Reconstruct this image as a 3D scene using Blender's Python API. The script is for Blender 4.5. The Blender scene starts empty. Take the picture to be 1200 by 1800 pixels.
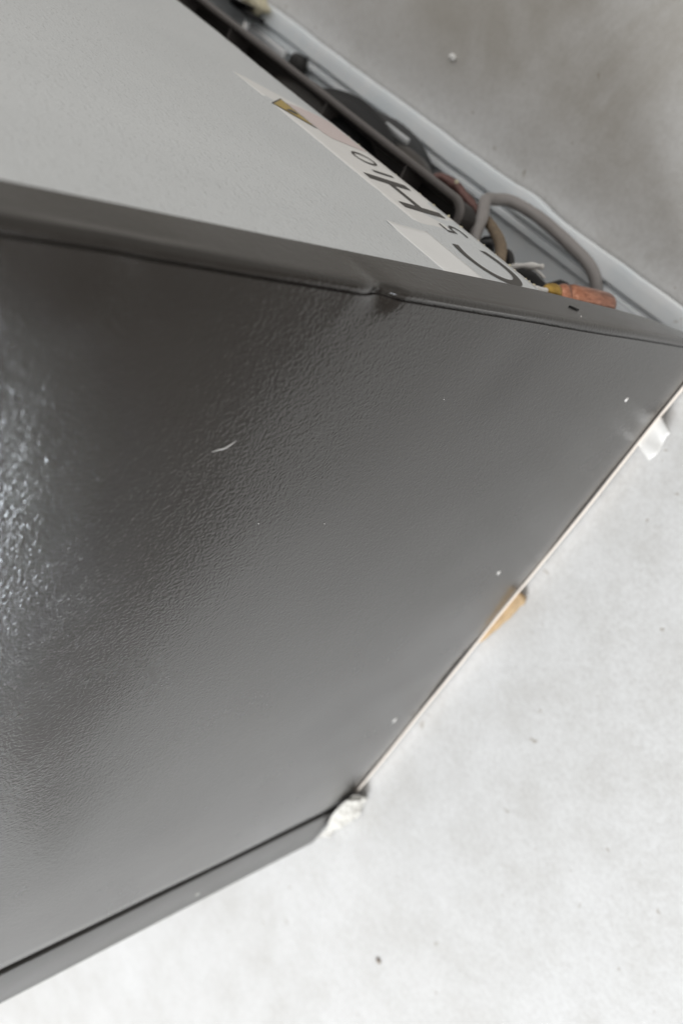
import bpy, bmesh, math, random
from mathutils import Vector, Matrix, noise

random.seed(7)
S = bpy.context.scene
COL = S.collection

# ------------------------------------------------------------------ camera
cam_d = bpy.data.cameras.new('camera')
cam = bpy.data.objects.new('camera', cam_d)
COL.objects.link(cam)
cam.matrix_world = Matrix((
    (-0.58027325, 0.67066986, -0.46204426, -0.22543287),
    (-0.45574138, -0.73758431, -0.49826618, -0.10699277),
    (-0.67496870, -0.07855784, 0.73365245, 0.69401986),
    (0, 0, 0, 1)))
cam_d.sensor_fit = 'VERTICAL'
cam_d.sensor_height = 22.3
cam_d.sensor_width = 14.85
cam_d.lens = 1509.32 / 1800 * 22.3
cam_d.clip_start = 0.01
cam_d.clip_end = 200
cam_d.dof.use_dof = True
cam_d.dof.focus_distance = 0.475
cam_d.dof.aperture_fstop = 3.5
S.camera = cam

# ------------------------------------------------------------------ light
w = bpy.data.worlds.new('World')
S.world = w
w.use_nodes = True
w.node_tree.nodes['Background'].inputs[0].default_value = (1.0, 0.98, 0.95, 1)
w.node_tree.nodes['Background'].inputs[1].default_value = 0.80


def lamp(name, kind, loc, target, energy, color):
    d = bpy.data.lights.new(name, kind)
    d.energy = energy
    d.color = color
    o = bpy.data.objects.new(name, d)
    COL.objects.link(o)
    o.location = loc
    o.rotation_euler = (Vector(target) - Vector(loc)).to_track_quat('-Z', 'Y').to_euler()
    return o


# daylight through the wide hall opening in front of the fridge
k = lamp('daylight_opening', 'AREA', (-3.3, 3.6, 3.0), (-0.1, 0.5, 0.0), 470, (0.935, 0.97, 1.0))
k.data.shape = 'RECTANGLE'
k.data.size = 3.2
k.data.size_y = 2.0
# added spot: unseen bright floor patch, mirrored as the highlight on the side panel
s = lamp('added_patch_spot', 'SPOT', (-1.8, 1.9, 3.2), (-1.34, 1.28, 0.0), 58000, (0.80, 0.90, 1.0))
s.data.spot_size = math.radians(8.8)
s.data.spot_blend = 0.25
s.data.shadow_soft_size = 0.05

S.view_settings.view_transform = 'Standard'
S.view_settings.look = 'None'
S.view_settings.exposure = 0.0
S.view_settings.gamma = 1.0
S.render.engine = 'CYCLES'
S.render.resolution_x = 682
S.render.resolution_y = 1024


# ------------------------------------------------------------------ materials
class NT:
    def __init__(s, name):
        s.m = bpy.data.materials.new(name)
        s.m.use_nodes = True
        s.t = s.m.node_tree
        s.b = s.t.nodes['Principled BSDF']

    def n(s, typ, **kw):
        nd = s.t.nodes.new(typ)
        for k_, v in kw.items():
            if hasattr(nd, k_):
                setattr(nd, k_, v)
        return nd

    def l(s, a, b):
        s.t.links.new(a, b)

    def coord(s, scale=(1, 1, 1), rot=(0, 0, 0)):
        c = s.n('ShaderNodeTexCoord')
        mp = s.n('ShaderNodeMapping')
        mp.inputs['Scale'].default_value = scale
        mp.inputs['Rotation'].default_value = rot
        s.l(c.outputs['Object'], mp.inputs['Vector'])
        return mp.outputs['Vector']

    def noise(s, vec, scale, detail=2, rough=0.5, dist=0.0):
        nd = s.n('ShaderNodeTexNoise')
        nd.inputs['Scale'].default_value = scale
        nd.inputs['Detail'].default_value = detail
        nd.inputs['Roughness'].default_value = rough
        nd.inputs['Distortion'].default_value = dist
        s.l(vec, nd.inputs['Vector'])
        return nd.outputs['Fac']

    def ramp(s, fac, stops):
        r = s.n('ShaderNodeValToRGB')
        e = r.color_ramp.elements
        while len(e) < len(stops):
            e.new(0.5)
        for i, (p, c) in enumerate(stops):
            e[i].position = p
            e[i].color = c if len(c) == 4 else (*c, 1)
        s.l(fac, r.inputs['Fac'])
        return r.outputs['Color']

    def mix(s, fac, a, b, mode='MIX'):
        m = s.n('ShaderNodeMix')
        m.data_type = 'RGBA'
        m.blend_type = mode
        for k_, v in (('Factor', fac), ('A', a), ('B', b)):
            sk = [i for i in m.inputs if i.name == k_ and (i.type == 'RGBA' or k_ == 'Factor' and i.type == 'VALUE')][0]
            if isinstance(v, bpy.types.NodeSocket):
                s.l(v, sk)
            else:
                sk.default_value = v if not isinstance(v, tuple) or len(v) == 4 else (*v, 1)
        return [o for o in m.outputs if o.type == 'RGBA'][0]

    def math(s, op, a, b=0.0):
        m = s.n('ShaderNodeMath')
        m.operation = op
        for i, v in enumerate((a, b)):
            if isinstance(v, bpy.types.NodeSocket):
                s.l(v, m.inputs[i])
            else:
                m.inputs[i].default_value = v
        return m.outputs[0]

    def bump(s, h, strength, dist, prev=None):
        b = s.n('ShaderNodeBump')
        b.inputs['Strength'].default_value = strength
        b.inputs['Distance'].default_value = dist
        s.l(h, b.inputs['Height'])
        if prev is not None:
            s.l(prev, b.inputs['Normal'])
        return b.outputs['Normal']

    def set(s, **kw):
        for k_, v in kw.items():
            sk = s.b.inputs[k_.replace('_', ' ')]
            if isinstance(v, bpy.types.NodeSocket):
                s.l(v, sk)
            else:
                sk.default_value = v if not isinstance(v, tuple) or len(v) == 4 or k_ == 'Normal' else (*v, 1)
        return s


def simple(name, col, rough=0.5, metal=0.0, var=0.12, scale=60, bump=0.0, bscale=300):
    t = NT(name)
    v = t.coord()
    f = t.noise(v, scale, 4, 0.6)
    c = t.ramp(f, [(0.3, tuple(x * (1 - var) for x in col)), (0.7, tuple(min(1, x * (1 + var)) for x in col))])
    rr = t.math('MULTIPLY_ADD', f, 0.15)
    rr.node.inputs[2].default_value = rough - 0.07
    t.set(Base_Color=c, Roughness=rr, Metallic=metal)
    if bump:
        t.set(Normal=t.bump(t.noise(v, bscale, 3), bump, 0.0006))
    return t.m


def mat_side():
    t = NT('embossed_dark_paint')
    v = t.coord()
    # leather grain: warped ridged noise, isotropic on the sheet
    wv = t.n('ShaderNodeTexNoise')
    wv.inputs['Scale'].default_value = 55
    wv.inputs['Detail'].default_value = 1
    t.l(v, wv.inputs['Vector'])
    sc = t.n('ShaderNodeVectorMath', operation='SCALE')
    sc.inputs['Scale'].default_value = 0.007
    t.l(wv.outputs['Color'], sc.inputs[0])
    ad = t.n('ShaderNodeVectorMath', operation='ADD')
    t.l(v, ad.inputs[0])
    t.l(sc.outputs[0], ad.inputs[1])
    a = t.noise(ad.outputs[0], 340, 1.0, 0.45, 0.15)
    r = t.math('ABSOLUTE', t.math('SUBTRACT', a, 0.5))
    h1 = t.math('MINIMUM', t.math('MULTIPLY', r, 5.0), 1.0)
    h = t.math('ADD', t.math('MULTIPLY', h1, 0.4), t.math('MULTIPLY', t.noise(ad.outputs[0], 490, 1, 0.4, 0.0), 1.0))
    amp = t.math('MULTIPLY_ADD', t.noise(v, 9, 2), 0.9)
    amp.node.inputs[2].default_value = 0.55
    n1 = t.bump(t.math('MULTIPLY', h, amp), 1.0, 0.000122)
    d = t.noise(v, 6, 4, 0.6)
    c = t.ramp(d, [(0.3, (0.0105, 0.0086, 0.0070)), (0.7, (0.0135, 0.0112, 0.0092))])
    # fine dust
    dust = t.ramp(t.noise(v, 900, 2, 0.6), [(0.79, (0, 0, 0)), (0.84, (1, 1, 1))])
    c = t.mix(t.math('MULTIPLY', dust, 0.10), c, (0.3, 0.29, 0.27))
    rr = t.math('MULTIPLY_ADD', t.noise(v, 14, 5, 0.65), 0.14)
    rr.node.inputs[2].default_value = 0.185
    t.set(Base_Color=c, Roughness=rr, Normal=n1)
    t.b.inputs['IOR'].default_value = 1.44
    t.set(Coat_Weight=0.5, Coat_Roughness=0.09, Coat_IOR=1.45, Specular_Tint=(1.0, 0.965, 0.92), Coat_Normal=n1)
    return t.m


def mat_back():
    t = NT('silver_grey_stucco_sheet')
    v = t.coord()
    a = t.noise(v, 330, 1.5, 0.45, 0.3)
    r = t.math('ABSOLUTE', t.math('SUBTRACT', a, 0.5))
    n1 = t.bump(t.math('ADD', r, t.math('MULTIPLY', a, 0.6)), 1.0, 0.0011)
    d = t.noise(t.coord(), 5, 4, 0.6)
    c = t.ramp(d, [(0.3, (0.64, 0.662, 0.672)), (0.7, (0.72, 0.742, 0.752))])
    t.set(Base_Color=c, Roughness=0.32, Normal=n1)
    return t.m


def mat_floor():
    t = NT('polished_concrete')
    v = t.coord()
    big = t.noise(v, 2.3, 5, 0.6, 0.0)
    mid = t.noise(v, 19, 8, 0.68, 0.0)
    c1 = t.ramp(big, [(0.32, (0.575, 0.57, 0.562)), (0.68, (0.65, 0.65, 0.652))])
    c2 = t.ramp(mid, [(0.30, (0.84, 0.83, 0.81)), (0.52, (0.94, 0.94, 0.935)), (0.72, (1.0, 1.0, 1.0))])
    c = t.mix(0.8, c1, c2, 'MULTIPLY')
    fine = t.ramp(t.noise(v, 210, 6, 0.75), [(0.3, (0.82, 0.81, 0.80)), (0.6, (1, 1, 1))])
    c = t.mix(0.8, c, fine, 'MULTIPLY')
    cl = t.ramp(t.noise(v, 48, 5, 0.7, 0.3), [(0.58, (0, 0, 0)), (0.74, (1, 1, 1))])
    c = t.mix(t.math('MULTIPLY', cl, 0.12), c, (0.36, 0.33, 0.29))
    sp = t.ramp(t.noise(v, 75, 2, 0.5), [(0.71, (0, 0, 0)), (0.76, (1, 1, 1))])
    c = t.mix(t.math('MULTIPLY', sp, 0.5), c, (0.22, 0.18, 0.13))
    # brown stains plus painted-in shade on the strip of floor behind the fridge
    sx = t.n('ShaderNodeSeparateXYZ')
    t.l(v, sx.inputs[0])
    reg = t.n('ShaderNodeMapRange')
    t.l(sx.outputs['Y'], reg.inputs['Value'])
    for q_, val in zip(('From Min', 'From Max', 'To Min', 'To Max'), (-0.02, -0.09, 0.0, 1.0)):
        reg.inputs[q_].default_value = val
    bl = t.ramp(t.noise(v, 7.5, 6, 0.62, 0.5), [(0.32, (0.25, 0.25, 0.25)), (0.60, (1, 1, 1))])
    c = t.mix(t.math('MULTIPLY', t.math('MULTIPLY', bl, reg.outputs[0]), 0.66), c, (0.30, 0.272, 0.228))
    rr = t.math('MULTIPLY_ADD', mid, 0.3)
    rr.node.inputs[2].default_value = 0.35
    n1 = t.bump(t.noise(v, 60, 6, 0.65), 0.25, 0.002)
    t.set(Base_Color=c, Roughness=rr, Normal=n1)
    return t.m


def mat_paper(name, col, red=False):
    t = NT(name)
    v = t.coord()
    f = t.noise(v, 40, 4, 0.6)
    c = t.ramp(f, [(0.3, tuple(x * 0.95 for x in col)), (0.7, col)])
    if red:
        g = t.ramp(t.noise(v, 1500, 2, 0.6), [(0.42, (0, 0, 0)), (0.6, (1, 1, 1))])
        c = t.mix(t.math('MULTIPLY', g, 0.4), c, (0.62, 0.42, 0.40))
    t.set(Base_Color=c, Roughness=0.45)
    t.set(Normal=t.bump(t.noise(v, 700, 2), 0.15, 0.0004))
    return t.m


def mat_tray():
    t = NT('white_coated_steel')
    v = t.coord()
    f = t.noise(v, 25, 5, 0.65)
    c = t.ramp(f, [(0.3, (0.80, 0.86, 0.90)), (0.65, (0.90, 0.925, 0.94))])
    ru = t.ramp(t.noise(v, 45, 5, 0.7, 0.5), [(0.66, (0, 0, 0)), (0.76, (1, 1, 1))])
    c = t.mix(t.math('MULTIPLY', ru, 0.5), c, (0.27, 0.19, 0.12))
    t.set(Base_Color=c, Roughness=0.4, Metallic=0.0)
    return t.m


def mat_copper():
    t = NT('copper')
    v = t.coord((1, 1, 0.3))
    f = t.noise(v, 260, 4, 0.65)
    c = t.ramp(f, [(0.25, (0.22, 0.085, 0.05)), (0.5, (0.52, 0.23, 0.145)), (0.75, (0.78, 0.42, 0.29))])
    t.set(Base_Color=c, Metallic=0.9, Roughness=0.3, Normal=t.bump(f, 0.3, 0.0006))
    return t.m


M = dict(
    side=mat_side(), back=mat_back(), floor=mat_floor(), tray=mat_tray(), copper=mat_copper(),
    door=simple('door_paint', (0.045, 0.042, 0.039), 0.3, 0, 0.05, 20, 0.1, 700),
    black=simple('black_rubber', (0.007, 0.007, 0.0075), 0.7),
    dark=simple('dark_cavity_plastic', (0.03, 0.028, 0.027), 0.7),
    mat=simple('added_sheet_grey', (0.125, 0.115, 0.105), 0.7, 0, 0.25, 8),  # for the added unseen sheet that mirrors dark in the side panel
    drip=simple('taupe_plastic', (0.135, 0.122, 0.115), 0.42, 0, 0.06, 30),
    dripin=simple('dark_brown_plastic', (0.028, 0.024, 0.022), 0.5, 0, 0.1),
    cable=simple('grey_cable_rubber', (0.30, 0.28, 0.27), 0.5, 0, 0.06, 80, 0.2, 900),
    tan=simple('tan_sleeve', (0.20, 0.15, 0.10), 0.65, 0, 0.2, 200, 0.4, 900),
    red=simple('tarnished_pipe', (0.16, 0.085, 0.075), 0.45, 0.4, 0.3, 200, 0.4, 500),
    brass=simple('brass', (0.46, 0.29, 0.07), 0.4, 0.7, 0.2, 200),
    steel=simple('galvanised_steel', (0.55, 0.56, 0.57), 0.4, 0.5, 0.1, 40),
    trim=simple('white_trim', (0.72, 0.65, 0.58), 0.5, 0, 0.05, 40),
    tape=simple('white_plastic_film', (0.62, 0.61, 0.59), 0.4, 0, 0.05, 90, 0.3, 200),
    film=simple('cream_film', (0.50, 0.485, 0.45), 0.45, 0, 0.08, 120, 0.4, 250),
    card=simple('kraft_cardboard', (0.40, 0.285, 0.165), 0.85, 0, 0.15, 90, 0.3, 400),
    label=mat_paper('label_paper', (0.84, 0.83, 0.81)),
    sticker=mat_paper('sticker_paper', (0.90, 0.90, 0.89)),
    pink=mat_paper('pink_print', (0.74, 0.66, 0.64), True),
    ink=simple('dark_ink', (0.065, 0.06, 0.055), 0.5, 0, 0.05),
    yellow=simple('yellow_print', (0.45, 0.33, 0.10), 0.5, 0, 0.1, 300),
    foam=simple('yellowish_foam', (0.62, 0.57, 0.42), 0.9, 0, 0.1, 300, 0.5, 900),
    chip=simple('bare_chip', (0.75, 0.73, 0.70), 0.6),
    scr=simple('scratch_grey', (0.38, 0.37, 0.36), 0.6),
    comp=simple('compressor_shell', (0.006, 0.006, 0.007), 0.55, 0, 0.1),
    band=simple('compressor_band', (0.07, 0.062, 0.055), 0.5, 0, 0.1, 40),
    crumb=simple('white_crumb', (0.8, 0.8, 0.78), 0.7, 0, 0.05, 200, 0.4, 300),
    mark=simple('black_mark', (0.01, 0.01, 0.01), 0.6),
)


# ------------------------------------------------------------------ mesh helpers
def obj(name, bm, mat, parent=None, smooth=True):
    me = bpy.data.meshes.new(name)
    bmesh.ops.recalc_face_normals(bm, faces=bm.faces)
    bm.to_mesh(me)
    bm.free()
    if smooth:
        me.polygons.foreach_set('use_smooth', [True] * len(me.polygons))
    for m in (mat if isinstance(mat, (list, tuple)) else [mat]):
        me.materials.append(m)
    o = bpy.data.objects.new(name, me)
    COL.objects.link(o)
    if parent:
        o.parent = parent
    return o


def box(x0, x1, y0, y1, z0, z1, bev=0.0, seg=2):
    bm = bmesh.new()
    bmesh.ops.create_cube(bm, size=1)
    for v in bm.verts:
        v.co = Vector(((x0 + x1) / 2 + v.co.x * (x1 - x0), (y0 + y1) / 2 + v.co.y * (y1 - y0), (z0 + z1) / 2 + v.co.z * (z1 - z0)))
    if bev:
        bmesh.ops.bevel(bm, geom=bm.edges[:], offset=bev, segments=seg, affect='EDGES', profile=0.5)
    return bm


def catmull(pts, n=8):
    P = [Vector(p) for p in pts]
    P = [P[0] * 2 - P[1]] + P + [P[-1] * 2 - P[-2]]
    out = []
    for i in range(1, len(P) - 2):
        a, b, c, d = P[i - 1:i + 3]
        for j in range(n):
            t = j / n
            out.append(0.5 * ((2 * b) + (c - a) * t + (2 * a - 5 * b + 4 * c - d) * t * t + (3 * b - a - 3 * c + d) * t ** 3))
    out.append(P[-2])
    return out


def tube(pts, r, seg=14, n=8, wob=0.0):
    path = catmull(pts, n)
    bm = bmesh.new()
    rings = []
    nrm = None
    for i, p in enumerate(path):
        t = (path[min(i + 1, len(path) - 1)] - path[max(i - 1, 0)]).normalized()
        if nrm is None:
            nrm = t.orthogonal().normalized()
        nrm = (nrm - t * nrm.dot(t)).normalized()
        b = t.cross(nrm)
        rr = r(i / (len(path) - 1)) if callable(r) else r
        rings.append([bm.verts.new(p + (nrm * math.cos(a) + b * math.sin(a)) * rr * (1 + wob * noise.noise(p * 120 + Vector((a, 0, 0)))))
                      for a in [2 * math.pi * j / seg for j in range(seg)]])
    for a, b in zip(rings, rings[1:]):
        for j in range(seg):
            bm.faces.new((a[j], a[(j + 1) % seg], b[(j + 1) % seg], b[j]))
    bm.faces.new(rings[0])
    bm.faces.new(rings[-1][::-1])
    return bm


def lathe(prof, seg=40, axis_pt=(0, 0, 0), sx=1.0, sy=1.0):
    bm = bmesh.new()
    rings = []
    for r, z in prof:
        rings.append([bm.verts.new((axis_pt[0] + sx * r * math.cos(2 * math.pi * j / seg), axis_pt[1] + sy * r * math.sin(2 * math.pi * j / seg), axis_pt[2] + z)) for j in range(seg)])
    for a, b in zip(rings, rings[1:]):
        for j in range(seg):
            bm.faces.new((a[j], a[(j + 1) % seg], b[(j + 1) % seg], b[j]))
    bm.faces.new(rings[0])
    bm.faces.new(rings[-1])
    return bm


def sheet(fn, nu, nv, thick=0.0):
    """grid of fn(u,v); thick>0 makes it a solid sheet"""
    bm = bmesh.new()
    g = [[bm.verts.new(fn(i / nu, j / nv)) for j in range(nv + 1)] for i in range(nu + 1)]
    for i in range(nu):
        for j in range(nv):
            bm.faces.new((g[i][j], g[i + 1][j], g[i + 1][j + 1], g[i][j + 1]))
    if thick:
        bmesh.ops.recalc_face_normals(bm, faces=bm.faces)
        bmesh.ops.solidify(bm, geom=bm.faces[:], thickness=thick)
    return bm


def poly_prism(pts, y0, y1):
    """polygon in x,z extruded along y"""
    bm = bmesh.new()
    a = [bm.verts.new((x, y0, z)) for x, z in pts]
    b = [bm.verts.new((x, y1, z)) for x, z in pts]
    n = len(pts)
    bm.faces.new(a)
    bm.faces.new(b[::-1])
    for i in range(n):
        bm.faces.new((a[i], a[(i + 1) % n], b[(i + 1) % n], b[i]))
    return bm


def tag(o, label, cat, group=None):
    o['label'] = label
    o['category'] = cat
    if group:
        o['group'] = group


# ------------------------------------------------------------------ setting
FZ = -0.013
bm = bmesh.new()
bmesh.ops.create_grid(bm, x_segments=4, y_segments=4, size=30)
for v in bm.verts:
    v.co.z = FZ
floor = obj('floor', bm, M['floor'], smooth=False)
floor['kind'] = 'structure'
floor['label'] = 'pale mottled concrete floor'

# dark sheet added on the floor out of view, darkens the side panel's reflection
mp_ = [(-0.34, -0.30), (-0.36, 0.30), (-0.40, 0.80), (-0.42, 1.28), (-0.80, 1.34), (-0.90, 1.10), (-1.02, 0.84), (-1.40, 0.72), (-1.90, 0.70), (-1.90, -0.30)]
bm = bmesh.new()
va = [bm.verts.new((x, y, FZ + 0.0005)) for x, y in mp_]
vb = [bm.verts.new((x, y, FZ + 0.007)) for x, y in mp_]
bm.faces.new(va)
bm.faces.new(vb)
for i in range(len(mp_)):
    bm.faces.new((va[i], va[i - 1], vb[i - 1], vb[i]))
mt = obj('added_dark_sheet', bm, M['mat'], smooth=False)
mt['label'] = 'added dark sheet on the floor beyond the picture, mirrored in the side panel'
mt['category'] = 'mat'  # the added dark sheet, not a real mat

# ------------------------------------------------------------------ fridge
W, H, DB = 0.68, 1.75, 0.613          # width, height, body depth up to the door seam
D0, D1 = 0.6280, 0.700                 # door shell
BZ = 0.216                            # lower edge of the back panel
fr = bpy.data.objects.new('refrigerator', None)
COL.objects.link(fr)
tag(fr, 'dark grey-brown refrigerator with embossed side panel, seen from above at its back corner', 'refrigerator')

# --- dark side sheet, folded round onto the back as a flange
def lerp_tab(tab, x):
    for (a, fa), (b, fb) in zip(tab, tab[1:]):
        if x <= b:
            return fa + (fb - fa) * max(0, (x - a)) / (b - a)
    return tab[-1][1]


FL = [(0.0, 0.010), (0.03, 0.016), (0.05, 0.022), (0.07, 0.028), (0.12, 0.032), (0.22, 0.036), (0.35, 0.0342), (0.45, 0.032), (0.56, 0.0305), (1.8, 0.030)]


def gs(d, s):
    return math.exp(-0.5 * (d / s) ** 2)


def side_point(kind, s, z):
    """kind flange: s 0..1 from free edge to corner; corner: s angle 0..1; side: s = y"""
    R = 0.0035
    wx = 0.0
    if kind == 'flange':
        fw = lerp_tab(FL, z)
        x = fw + (R - fw) * s
        y = -0.0012 - 0.0012 * s
        e = s
    elif kind == 'corner':
        a = s * math.pi / 2
        x = R - R * math.sin(a)
        y = -0.0024 + R - R * math.cos(a)
        e = 1
    else:
        x, y, e = 0.0, s, 1
        # open gap between the folded flange and the side sheet
        if 0.00165 < s < 0.00345:
            x += 0.0013
        # foam filled sheet is never quite flat
        x += 0.0014 * noise.noise(Vector((s * 5.5, z * 4.2, 0.3))) + 0.0005 * noise.noise(Vector((s * 13, z * 11, 2.3)))
        x += 0.0004 * noise.noise(Vector((s * 24, z * 9, 5.1))) * gs(z, 0.14)
        # bulge along the lower edge
        x += 0.0012 * gs(z, 0.012)
    dl = max(0.0, y)
    # sharp dent in the edge
    d1 = gs(z - 0.3985, 0.0060) * gs(dl, 0.0048)
    d1r = gs(z - 0.413 - dl * 0.4, 0.0060) * gs(dl - 0.008, 0.010)
    # long soft dent
    d2 = gs(z - 0.530, 0.022) * gs(dl - 0.004, 0.012)
    d2b = gs(z - 0.518, 0.007) * gs(dl - 0.006, 0.009)
    d3 = gs(z - 0.27, 0.02) * gs(dl - 0.035, 0.02)
    x += e * (0.0046 * d1 - 0.0002 * d1r + 0.0016 * d2 - 0.0008 * d2b) + 0.0008 * d3
    y += e * (0.0012 * d1 * (kind != 'side')) + (0.0012 * d2 * e if kind == 'flange' else 0)
    return Vector((x, y, z))


zs = [0.0]
while zs[-1] < H:
    zz = zs[-1]
    zs.append(min(H, zz + (0.0018 if 0.36 < zz < 0.44 else 0.004 if zz < 0.62 else 0.04)))
cols = [('flange', i / 8) for i in range(8)] + [('corner', i / 6) for i in range(6)]
ys = [0.0012, 0.0016, 0.0017, 0.0026, 0.0034, 0.0035, 0.0042, 0.005, 0.0057, 0.0065, 0.0073, 0.0082, 0.009]
while ys[-1] < 0.06:
    ys.append(ys[-1] * 1.12)
while ys[-1] < DB - 0.012:
    ys.append(ys[-1] + 0.009)
ys.append(DB)
cols += [('side', y) for y in ys]
bm = bmesh.new()
grid = [[bm.verts.new(side_point(k_, s_, z)) for z in zs] for k_, s_ in cols]
# front return of the sheet, into the door gap
grid.append([bm.verts.new((0.0008, DB + 0.0012, z)) for z in zs])
grid.append([bm.verts.new((0.030, DB + 0.0012, z)) for z in zs])
# inward hem along the flange's free edge
hem = [[bm.verts.new(grid[0][j].co + Vector((0.0006, 0.004, 0))) for j in range(len(zs))]]
grid = hem + grid
for a, b in zip(grid, grid[1:]):
    for j in range(len(zs) - 1):
        bm.faces.new((a[j], a[j + 1], b[j + 1], b[j]))
side = obj('side_panel', bm, M['side'], fr)
for p_ in side.data.polygons:
    if p_.center.y < 0.006 and abs(p_.normal.y) > 0.6 and p_.center.y > 0.0008:
        p_.use_smooth = False
side.data.set_sharp_from_angle(angle=math.radians(50))
side['label'] = 'dark embossed side panel with a dented rear edge'

# other side, top, inner body (dark filling behind the sheets)
obj('side_panel', box(W - 0.004, W, -0.002, DB, 0, H, 0.001), M['side'], fr)
obj('flange_strip', box(W - 0.036, W - 0.0042, -0.002, 0.0, 0, H), M['side'], fr, False)
obj('top_panel', box(0.004, W - 0.0042, 0.0, DB, H - 0.004, H, 0.001), M['side'], fr)
obj('body_core', box(0.032, W - 0.006, 0.19, DB - 0.001, 0.004, H - 0.005), M['dark'], fr, False)
obj('body_core', box(0.032, W - 0.006, 0.004, 0.1898, BZ + 0.012, H - 0.005), M['dark'], fr, False)

# --- light back panel, slightly wavy sheet with a rough lower edge
def back_fn(u, v):
    x = 0.012 + (W - 0.024) * u
    z0 = BZ + 0.0008 * math.sin(x * 41) + 0.0011 * noise.noise(Vector((x * 60, 0, 0)))
    z = z0 + (H - 0.004 - z0) * v ** 1.6
    return Vector((x, 0.0007 + 0.0003 * noise.noise(Vector((x * 6, z * 6, 1))), z))


obj('back_panel', sheet(back_fn, 120, 40, 0.0012), M['back'], fr)


# yellowish foam crumbs along the torn lower edge of the label
def crumb_bm(r, seed, sq=(1, 1, 1), sub=2):
    b = bmesh.new()
    bmesh.ops.create_icosphere(b, subdivisions=sub, radius=r)
    for v in b.verts:
        v.co *= 1 + 0.55 * noise.noise(v.co / r * 1.3 + Vector((seed * 3.1, seed, 0)))
        v.co = Vector((v.co.x * sq[0], v.co.y * sq[1], v.co.z * sq[2]))
    return b


cr = None
for i in range(46):
    x = 0.040 + 0.20 * (i / 45) ** 1.3 + random.uniform(-.002, .002)
    if cr is None:
        cr = obj('foam_crumb', crumb_bm(0.0011, 3), M['foam'], fr)
        o = cr
    else:
        o = cr.copy()
        COL.objects.link(o)
        o.parent = fr
    o.location = (x, 0.001 + random.uniform(-0.0016, 0.001), BZ - 0.0013 + random.uniform(-.0008, .0008))
    q = random.uniform(0.35, 1.0)
    o.scale = (q * random.uniform(.8, 1.8), q, q)
    o.rotation_euler = [random.uniform(0, 6) for _ in range(3)]

# --- printed label (flat sheet) with lettering
LT = 0.278


def lab_fn(u, v):
    x = 0.0225 + (0.305 - 0.0225) * u
    top = LT + 0.004 * max(0, (u - 0.75)) * 4 * 0.3 + 0.0004 * noise.noise(Vector((x * 300, 3, 0)))
    lo = BZ - 0.0012 + 0.0006 * noise.noise(Vector((x * 400, 9, 0)))
    if x > 0.262:                                  # torn corner
        lo = BZ + (x - 0.262) / (0.305 - 0.262) * (top - BZ) * 0.97 + 0.002 * noise.noise(Vector((x * 140, 1, 0)))
    return Vector((x, -0.00012 + 0.00012 * noise.noise(Vector((x * 40, v * 3, 1))), lo + (top - lo) * v))


label = obj('warning_label', sheet(lab_fn, 140, 10, 0.0003), M['label'], fr)
label['label'] = 'white label printed C5H10 along the lower edge of the back panel'


def text_mesh(name, body, size, x, z, mat, parent, sx=1.0, off=0.0, y=-0.0008):
    cu = bpy.data.curves.new(name, 'FONT')
    cu.body = body
    cu.size = size
    cu.offset = off
    cu.extrude = 0.0
    to = bpy.data.objects.new(name + '_src', cu)
    COL.objects.link(to)
    dg = bpy.context.evaluated_depsgraph_get()
    me = bpy.data.meshes.new_from_object(to.evaluated_get(dg))
    bpy.data.objects.remove(to)
    xs = [v.co.x for v in me.vertices]
    mn = min(xs)
    for v in me.vertices:
        v.co = Vector((x + (v.co.x - mn) * sx, y, z + v.co.y))
    me.materials.clear()
    me.materials.append(mat)
    o = bpy.data.objects.new(name, me)
    COL.objects.link(o)
    o.parent = parent
    return o


text_mesh('letter', 'C', 0.062, 0.0360, 0.2250, M['ink'], label, 1.12)
text_mesh('letter', '5', 0.031, 0.0950, 0.2265, M['ink'], label, 1.18, -0.0004)
text_mesh('letter', 'H', 0.062, 0.1200, 0.2250, M['ink'], label, 1.22)
text_mesh('letter', '1', 0.031, 0.1725, 0.2270, M['ink'], label, 1.35, -0.0003)
text_mesh('letter', '0', 0.031, 0.1865, 0.2270, M['ink'], label, 1.42, -0.0005)

# warning triangle and pink print
obj('triangle_border', poly_prism([(0.2295, 0.2555), (0.2755, 0.2555), (0.2545, 0.2795)], -0.0007, -0.0006), M['ink'], label, False)
obj('triangle_print', poly_prism([(0.2330, 0.2572), (0.2722, 0.2572), (0.2543, 0.2775)], -0.0009, -0.0008), M['yellow'], label, False)
fl_pts = [(0.2495 + 0.0035 * math.cos(a) * (1 - 0.3 * math.sin(a)), 0.2635 + 0.004 * math.sin(a) + (0.002 if abs(a - 1.6) < .5 else 0)) for a in [i * math.pi / 6 for i in range(12)]]
obj('flame_print', poly_prism(fl_pts, -0.0011, -0.0010), M['ink'], label, False)
obj('pink_print', poly_prism([(0.2135, 0.2185), (0.2600, 0.2185), (0.2660, 0.2260), (0.2700, 0.2400), (0.2700, 0.2535), (0.2240, 0.2535), (0.2185, 0.2500)], -0.0007, -0.0006), M['pink'], label, False)

# blank white square sticker above the label, tucked against the flange
st = obj('square_sticker', sheet(lambda u, v: Vector((0.024 + (0.0875 - 0.024) * u, -0.00035 - 0.0006 * gs(u - 1, .1) * gs(v - 1, .15), 0.2795 + (0.3175 - 0.2795) * v)), 12, 12, 0.0002), M['sticker'], fr)
st['label'] = 'small blank white square sticker beside the flange'

# --- compressor compartment
tray_m = M['tray']
bt = bmesh.new()
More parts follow.
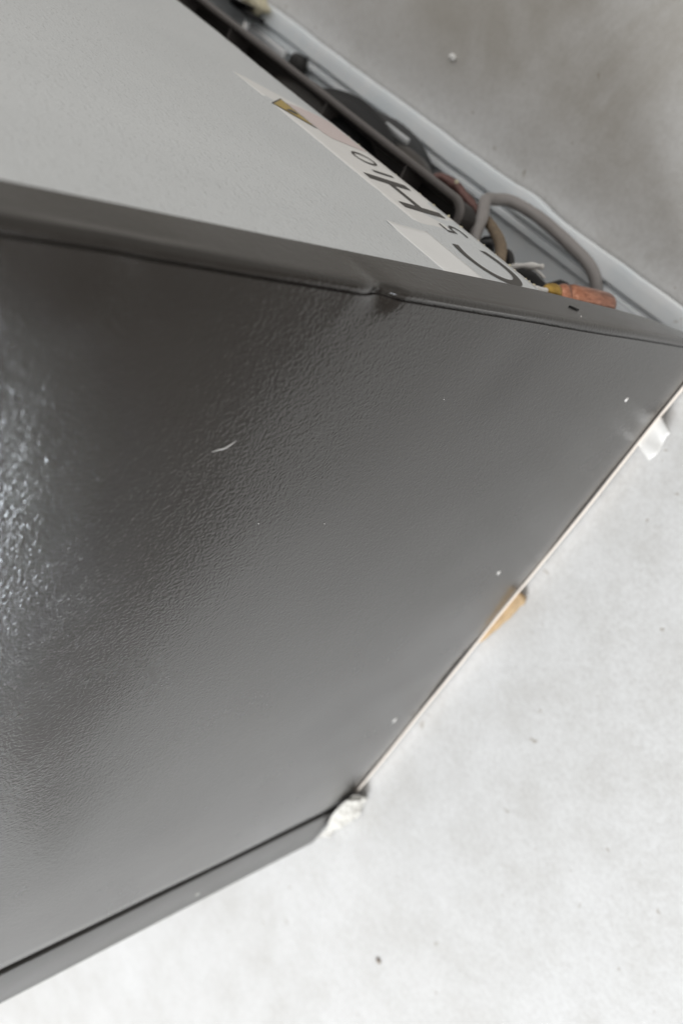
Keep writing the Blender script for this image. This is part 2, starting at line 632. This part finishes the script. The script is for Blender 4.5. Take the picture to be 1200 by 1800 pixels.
# base tray cross section along y (lip, groove, ledge, recess), swept along x with a rounded recess end
prof = [(-0.0095, -0.010), (-0.0105, 0.0010), (-0.0101, 0.0034), (-0.0085, 0.0042), (-0.0020, 0.0036), (0.0060, 0.0040), (0.0086, 0.0036),
        (0.0096, -0.0030), (0.0110, -0.0030), (0.0118, 0.0004), (0.0150, 0.0012), (0.0165, 0.0008), (0.0185, -0.0020),
        (0.0215, -0.0058), (0.0300, -0.0066), (0.0600, -0.0070), (0.1890, -0.0075)]
xsT = [0.004 + (0.676 - 0.004) * i / 130 for i in range(131)]


def tray_pt(x, y, z):
    # end of recess near the side panel: rounded corner
    if y > 0.0165:
        d = x - 0.106
        cor = 0.020
        yy = 0.0165
        if d < cor:
            yy = 0.0165 + (cor - math.sqrt(max(0, cor * cor - (cor - max(0, d)) ** 2))) if d > 0 else 9
        t = max(0.0, min(1.0, (y - yy) / 0.005)) if yy < 9 else 0.0
        t = t * t * (3 - 2 * t)
        z = 0.0012 * (1 - t) + z * t
    wob = 0.0010 * noise.noise(Vector((x * 9, 0, 4))) + 0.0007 * noise.noise(Vector((x * 30, 0, 7)))
    if y < 0.009:
        y += wob * 1.2 + (-0.0035 * gs(x - 0.215, 0.014) if y < -0.004 else 0)   # a knocked place in the lip
    return (x, y, z)


prof2 = []
for (a, b), (c, d) in zip(prof, prof[1:]):
    n_ = 1 if c < 0.0165 else 3
    for i in range(n_):
        prof2.append((a + (c - a) * i / n_, b + (d - b) * i / n_))
prof2.append(prof[-1])
g = [[bt.verts.new(tray_pt(x, y, z)) for y, z in prof2] for x in xsT]
for a, b in zip(g, g[1:]):
    for j in range(len(prof2) - 1):
        bt.faces.new((a[j], b[j], b[j + 1], a[j + 1]))
tray = obj('base_tray', bt, tray_m, fr)
tray['label'] = 'white steel base tray with knocked, rusty lip'

# inner walls of the compartment
obj('compartment_wall', box(0.0045, 0.008, 0.004, 0.189, 0.003, BZ + 0.011), M['steel'], fr, False)
obj('compartment_wall', box(W - 0.009, W - 0.0045, 0.004, 0.189, 0.003, BZ + 0.011), M['steel'], fr, False)

# drip tray: rim with rounded corner, dark inside, dividing ribs
TX0, TX1, TY0, TY1, TZ = 0.178, 0.640, 0.0015, 0.165, 0.130


def rrect(x0, x1, y0, y1, r, n=6):
    out = []
    for cx, cy, a0 in ((x0 + r, y0 + r, 180), (x1 - r, y0 + r, 270), (x1 - r, y1 - r, 0), (x0 + r, y1 - r, 90)):
        for i in range(n + 1):
            a = math.radians(a0 + 90 * i / n)
            out.append((cx + r * math.cos(a), cy + r * math.sin(a)))
    return out


def ring_stack(levels):
    """levels: list of (outline, z); a skin through them"""
    b = bmesh.new()
    R_ = [[b.verts.new((x, y, z)) for x, y in o_] for o_, z in levels]
    for p_, q_ in zip(R_, R_[1:]):
        for j in range(len(p_)):
            b.faces.new((p_[j], p_[(j + 1) % len(p_)], q_[(j + 1) % len(p_)], q_[j]))
    return b, R_


def inset(d):
    return rrect(TX0 + d, TX1 - d, TY0 + d, TY1 - d, max(0.002, 0.014 - d * 0.5))


b_, _r = ring_stack([(inset(0.022), TZ - 0.045), (inset(0.0045), TZ - 0.0035), (inset(0.0), TZ - 0.0025), (inset(0.0), TZ), (inset(0.0008), TZ + 0.0010), (inset(0.0052), TZ + 0.0010), (inset(0.0060), TZ - 0.0004)])
dt = obj('drip_tray', b_, M['drip'], fr)
b_, _r = ring_stack([(inset(0.0060), TZ - 0.0004), (inset(0.0068), TZ - 0.030)])
b_.faces.new(_r[-1])
obj('tray_basin', b_, M['dripin'], dt, False)
for x in (0.253, 0.366, 0.525):
    obj('divider_rib', box(x - 0.0007, x + 0.0007, TY0 + 0.0062, TY1 - 0.007, TZ - 0.030, TZ - 0.003), M['drip'], dt, False)

# compressor below the drip tray
cp = obj('compressor', lathe([(0.03, -0.09), (0.082, -0.085), (0.096, -0.060), (0.098, -0.010), (0.1, 0.0), (0.1, 0.006), (0.0965, 0.008), (0.094, 0.020), (0.080, 0.036), (0.05, 0.045), (0.01, 0.047)], 64, (0.372, 0.0985, 0.078), 1.12, 1.0), M['comp'], fr)
obj('seam_ring', lathe([(0.0985, -0.003), (0.1015, -0.002), (0.1015, 0.003), (0.0985, 0.004)], 64, (0.372, 0.0985, 0.078), 1.12, 1.0), M['comp'], cp)
# brownish relay cover on the compressor's side, grey bracket
obj('relay_cover', lathe([(0.02, -0.030), (0.034, -0.028), (0.038, -0.010), (0.037, 0.010), (0.030, 0.024), (0.012, 0.030)], 32, (0.318, 0.0475, 0.062), 1.15, 1.0), M['band'], cp)
obj('bracket', box(0.312, 0.345, 0.0005, 0.0065, 0.068, 0.072, 0.0012), M['steel'], cp)
obj('band', lathe([(0.090, 0.020), (0.093, 0.022), (0.092, 0.030), (0.084, 0.036)], 48, (0.405, 0.0985, 0.080), 1.1, 1.0), M['band'], cp)

# tubes and cable
obj('tarnished_tube', tube([(0.266, 0.022, 0.081), (0.254, 0.009, 0.080), (0.237, 0.0065, 0.079), (0.220, 0.0095, 0.078), (0.205, 0.014, 0.074)], 0.0040, 12, 8, 0.35), M['red'], fr)
obj('solder_bead', crumb_bm(0.0018, 5, (1.2, 1, 1)), M['foam'], fr).location = (0.235, 0.0035, 0.0815)
obj('tan_tube', tube([(0.228, 0.030, 0.050), (0.217, 0.017, 0.060), (0.183, 0.0145, 0.080), (0.154, 0.017, 0.100), (0.133, 0.024, 0.120), (0.120, 0.040, 0.135)], 0.0045, 14, 8, 0.12), M['tan'], fr)
obj('power_cable', tube([(0.140, 0.080, 0.110), (0.157, 0.050, 0.106), (0.178, 0.026, 0.100), (0.192, 0.013, 0.085), (0.215, 0.005, 0.060), (0.2185, 0.002, 0.042), (0.212, -0.0020, 0.030), (0.190, -0.0035, 0.021), (0.168, -0.0015, 0.0135), (0.150, 0.0005, 0.0120), (0.127, 0.004, 0.0105), (0.113, 0.0125, 0.007), (0.104, 0.030, 0.001), (0.10, 0.06, -0.001)], 0.0052, 16, 8, 0.05), M['cable'], fr)
# filter drier: crimped copper can, brass end, thin white tube
dr_prof = [(0.0030, 0.046), (0.0060, 0.044), (0.0078, 0.040), (0.0080, 0.036), (0.0054, 0.0340), (0.0052, 0.0315), (0.0084, 0.029), (0.0090, 0.024), (0.0092, 0.0), (0.0092, -0.026), (0.0084, -0.030), (0.0050, -0.032)]
b_ = lathe(dr_prof[::-1], 32, (0.0640, 0.0100, 0.100))
for v in b_.verts:                              # pinched crimp at the upper end
    if v.co.z > 0.126:
        a_ = math.atan2(v.co.y - 0.010, v.co.x - 0.064)
        q_ = 1 - 0.16 * (0.5 + 0.5 * math.cos(3 * a_ + 0.6))
        v.co.x = 0.064 + (v.co.x - 0.064) * q_
        v.co.y = 0.010 + (v.co.y - 0.010) * q_
dr = obj('filter_drier', b_, M['copper'], fr)
obj('brass_fitting', lathe([(0.003, -0.006), (0.0056, -0.004), (0.0060, 0.001), (0.0048, 0.003), (0.0052, 0.006), (0.0026, 0.009)], 18, (0.0645, 0.0095, 0.152)), M['brass'], dr)
obj('thin_tube', tube([(0.0645, 0.0095, 0.158), (0.0645, 0.0100, 0.166), (0.067, 0.012, 0.176), (0.080, 0.03, 0.19)], 0.0021, 10, 6), M['chip'], dr)

# dark foam lumps, plugs and a white cable tie
obj('foam_block', crumb_bm(0.030, 2, (1.1, 0.8, 0.9), 3), M['black'], fr).location = (0.122, 0.050, 0.085)
obj('foam_block', crumb_bm(0.026, 6, (1.2, 0.9, 0.9), 3), M['black'], fr).location = (0.180, 0.052, 0.070)
obj('foam_block', crumb_bm(0.022, 9, (0.9, 0.8, 1.2), 3), M['black'], fr).location = (0.096, 0.034, 0.080)
obj('black_lead', tube([(0.175, 0.045, 0.07), (0.158, 0.024, 0.082), (0.142, 0.023, 0.094), (0.128, 0.036, 0.10)], 0.0032, 12, 8), M['dark'], fr)
obj('grey_lead', tube([(0.185, 0.030, 0.075), (0.168, 0.022, 0.085), (0.150, 0.027, 0.10)], 0.0026, 12, 8), M['steel'], fr)
obj('cable_tie', tube([(0.140, 0.034, 0.100), (0.130, 0.022, 0.101), (0.120, 0.0155, 0.100), (0.111, 0.0105, 0.100)], lambda t: 0.0018 + 0.0012 * math.sin(t * 7) ** 2, 10, 8), M['chip'], fr)
obj('cable_tie', tube([(0.120, 0.0155, 0.100), (0.113, 0.016, 0.098), (0.109, 0.018, 0.092)], 0.0012, 8, 6), M['chip'], fr)

# far end of the compartment: rubber-mounted plate, foot corner
obj('mounting_plate', box(0.568, 0.640, 0.0145, 0.080, 0.012, 0.020, 0.003), M['steel'], fr)
obj('mounting_post', lathe([(0.010, 0.0), (0.010, 0.012), (0.006, 0.014)], 20, (0.556, 0.020, 0.0)), M['dark'], fr)
obj('black_strip', box(0.628, 0.672, 0.004, 0.0085, 0.010, 0.030, 0.001), M['black'], fr)
obj('tape_scrap', crumb_bm(0.016, 4, (1.5, 0.7, 0.5), 3), M['foam'], fr).location = (0.652, -0.006, 0.012)

# --- door with gasket
obj('door_gasket', box(0.022, W - 0.022, DB - 0.002, D0 + 0.001, 0.012, H - 0.006, 0.002), M['black'], fr, False)
door = obj('door', box(0.0, W, D0, D1, 0.0045, H - 0.004, 0.0018, 3), M['door'], fr)
obj('scuff', sheet(lambda u, v: Vector((-0.0003, 0.6720 + 0.0028 * u + 0.0006 * math.sin(v * 5), 0.1855 + 0.0045 * v)), 4, 4, 0.0002), M['chip'], door)

# --- lower white trim along the side, feet
trim = obj('bottom_trim', sheet(lambda u, v: Vector((0.0002 + 0.0016 * v + 0.0010 * noise.noise(Vector((u * 5, 1, 0))), 0.004 + 0.598 * u, 0.0008 - 0.0098 * v)), 60, 2, 0.0012), M['trim'], fr)
for x in (0.05, W - 0.05):
    for y in (0.07, 0.56):
        obj('foot', lathe([(0.016, 0.0), (0.018, 0.002), (0.018, 0.008), (0.012, 0.0135)], 20, (x, y, FZ)), M['black'], fr)

# white plastic flap sticking out below the side panel
def flap_fn(u, v):
    y = 0.0655 + 0.030 * u + 0.006 * v
    x = 0.001 - 0.0165 * v + 0.0016 * math.sin(u * 7) * v
    z = -0.0025 - 0.0035 * v * v + 0.0016 * math.sin(u * 9 + 1) * v + 0.002 * gs(u, 0.15) * v
    return Vector((x, y, z))


fo = obj('plastic_flap', sheet(flap_fn, 14, 8, 0.0009), M['tape'], fr)
fo['label'] = 'white plastic flap sticking out under the side panel'


# crumpled white film at the foot of the door seam
def film_fn(u, v):
    y = 0.600 + 0.080 * u + 0.004 * noise.noise(Vector((v * 4, u * 3, 2)))
    out = 0.017 * v * (0.45 + 0.55 * math.sin(math.pi * min(1, u * 1.15 + 0.05)))
    f = noise.noise(Vector((u * 4.2, v * 2.6, 8))) + 0.6 * abs(noise.noise(Vector((u * 9, v * 6, 3)))) + 0.35 * noise.noise(Vector((u * 19, v * 13, 5)))
    x = -0.0030 - out * (1.0 - 0.45 * u) - 0.0045 * f * (0.35 + v)
    z = (0.017 + 0.007 * math.sin(u * 6)) * (1 - v) - 0.0100 * v + 0.0042 * f * (1 - 0.6 * v)
    return Vector((min(x, -0.0012), y, max(z, FZ + 0.0012)))


fi = obj('crumpled_film', sheet(film_fn, 40, 18, 0.0005), M['film'], fr)


def film2_fn(u, v):
    y = 0.596 + 0.026 * u
    f = noise.noise(Vector((u * 4, v * 4, 21)))
    return Vector((-0.0022 - 0.010 * v - 0.004 * f * v, y, 0.009 - 0.018 * v + 0.003 * f + 0.004 * math.sin(u * 3)))


obj('crumpled_film', sheet(film2_fn, 16, 12, 0.0005), M['film'], fr)
fi['label'] = 'crumpled white film stuck at the foot of the door seam'

# --- paint chips, scratch and marks on the side panel
def chip(y, z, a, b, rot, mat=M['chip'], name='paint_chip', yflat=False):
    o_ = bmesh.new()
    pts = []
    for i in range(12):
        t = 2 * math.pi * i / 12
        r_ = 1 + 0.3 * noise.noise(Vector((math.cos(t), math.sin(t), y * 99)))
        u_, v_ = a * r_ * math.cos(t), b * r_ * math.sin(t)
        pts.append((u_ * math.cos(rot) - v_ * math.sin(rot), u_ * math.sin(rot) + v_ * math.cos(rot)))
    px = side_point('side', y, z).x
    top = [o_.verts.new((px - 0.0005, y + u_ * 0.8, z + v_ * 0.8)) for u_, v_ in pts]
    bot = [o_.verts.new((px + 0.0008, y + u_, z + v_)) for u_, v_ in pts]
    o_.faces.new(top)
    for i in range(12):
        o_.faces.new((top[i], top[(i + 1) % 12], bot[(i + 1) % 12], bot[i]))
    return obj(name, o_, mat, side)


chip(0.051, 0.084, 0.0021, 0.0011, 0.2)
chip(0.233, 0.074, 0.0024, 0.0012, 0.2)
chip(0.449, 0.046, 0.0034, 0.0014, 0.2)
chip(0.056, 0.307, 0.0003, 0.00025, 0, M['scr'])
chip(0.137, 0.399, 0.0003, 0.00025, 0, M['scr'])
chip(0.144, 0.345, 0.0003, 0.00025, 0, M['scr'])
pts = [(0.0875, 0.4535), (0.0862, 0.4500), (0.0856, 0.4475), (0.0838, 0.4450), (0.0815, 0.4425)]
obj('scratch', tube([(side_point('side', y, z).x - 0.0001, y, z) for y, z in pts], lambda t: 0.00012 + 0.00038 * math.sin(math.pi * t) ** 0.8, 8, 6), M['scr'], side)
# small black nick on the flange
obj('black_nick', poly_prism([(0.0165, 0.2035), (0.0200, 0.2075), (0.0195, 0.2035), (0.0185, 0.2010), (0.0170, 0.1990)], -0.0026, -0.0018), M['mark'], side, False)
obj('paint_chip', crumb_bm(0.0005, 2), M['chip'], side).location = (0.0075, -0.0024, 0.211)

# ------------------------------------------------------------------ loose things on the floor
# torn strip of cardboard under the edge of the fridge
def card_fn(u, v):
    y = 0.279 + 0.072 * u
    wv = 0.0125 * (1 - u) ** 0.55 * min(1, 0.75 + u * 3) + 0.0012 * noise.noise(Vector((u * 9, 0, 0)))
    return Vector((0.02 - (0.0175 + wv) * v, y - 0.004 * v * (1 - u), FZ + 0.0035 + 0.0006 * math.sin(u * 11)))


cb = obj('cardboard_scrap', sheet(card_fn, 24, 6, 0.003), M['card'])
tag(cb, 'torn orange-brown cardboard scrap lying half under the refrigerator side', 'cardboard')

wc = obj('foam_scrap', crumb_bm(0.0034, 8, (1.2, 0.8, 0.7), 3), M['crumb'])
wc.location = (0.382, -0.067, FZ + 0.002)
tag(wc, 'tiny white foam scrap lying on the floor behind the refrigerator', 'foam scrap')
dc = obj('dirt_crumb', crumb_bm(0.0028, 5, (1.3, 0.8, 0.5), 2), M['tan'])
dc.location = (-0.141, 0.739, FZ + 0.001)
tag(dc, 'small brown dirt crumb alone on the pale floor in front', 'dirt crumb')
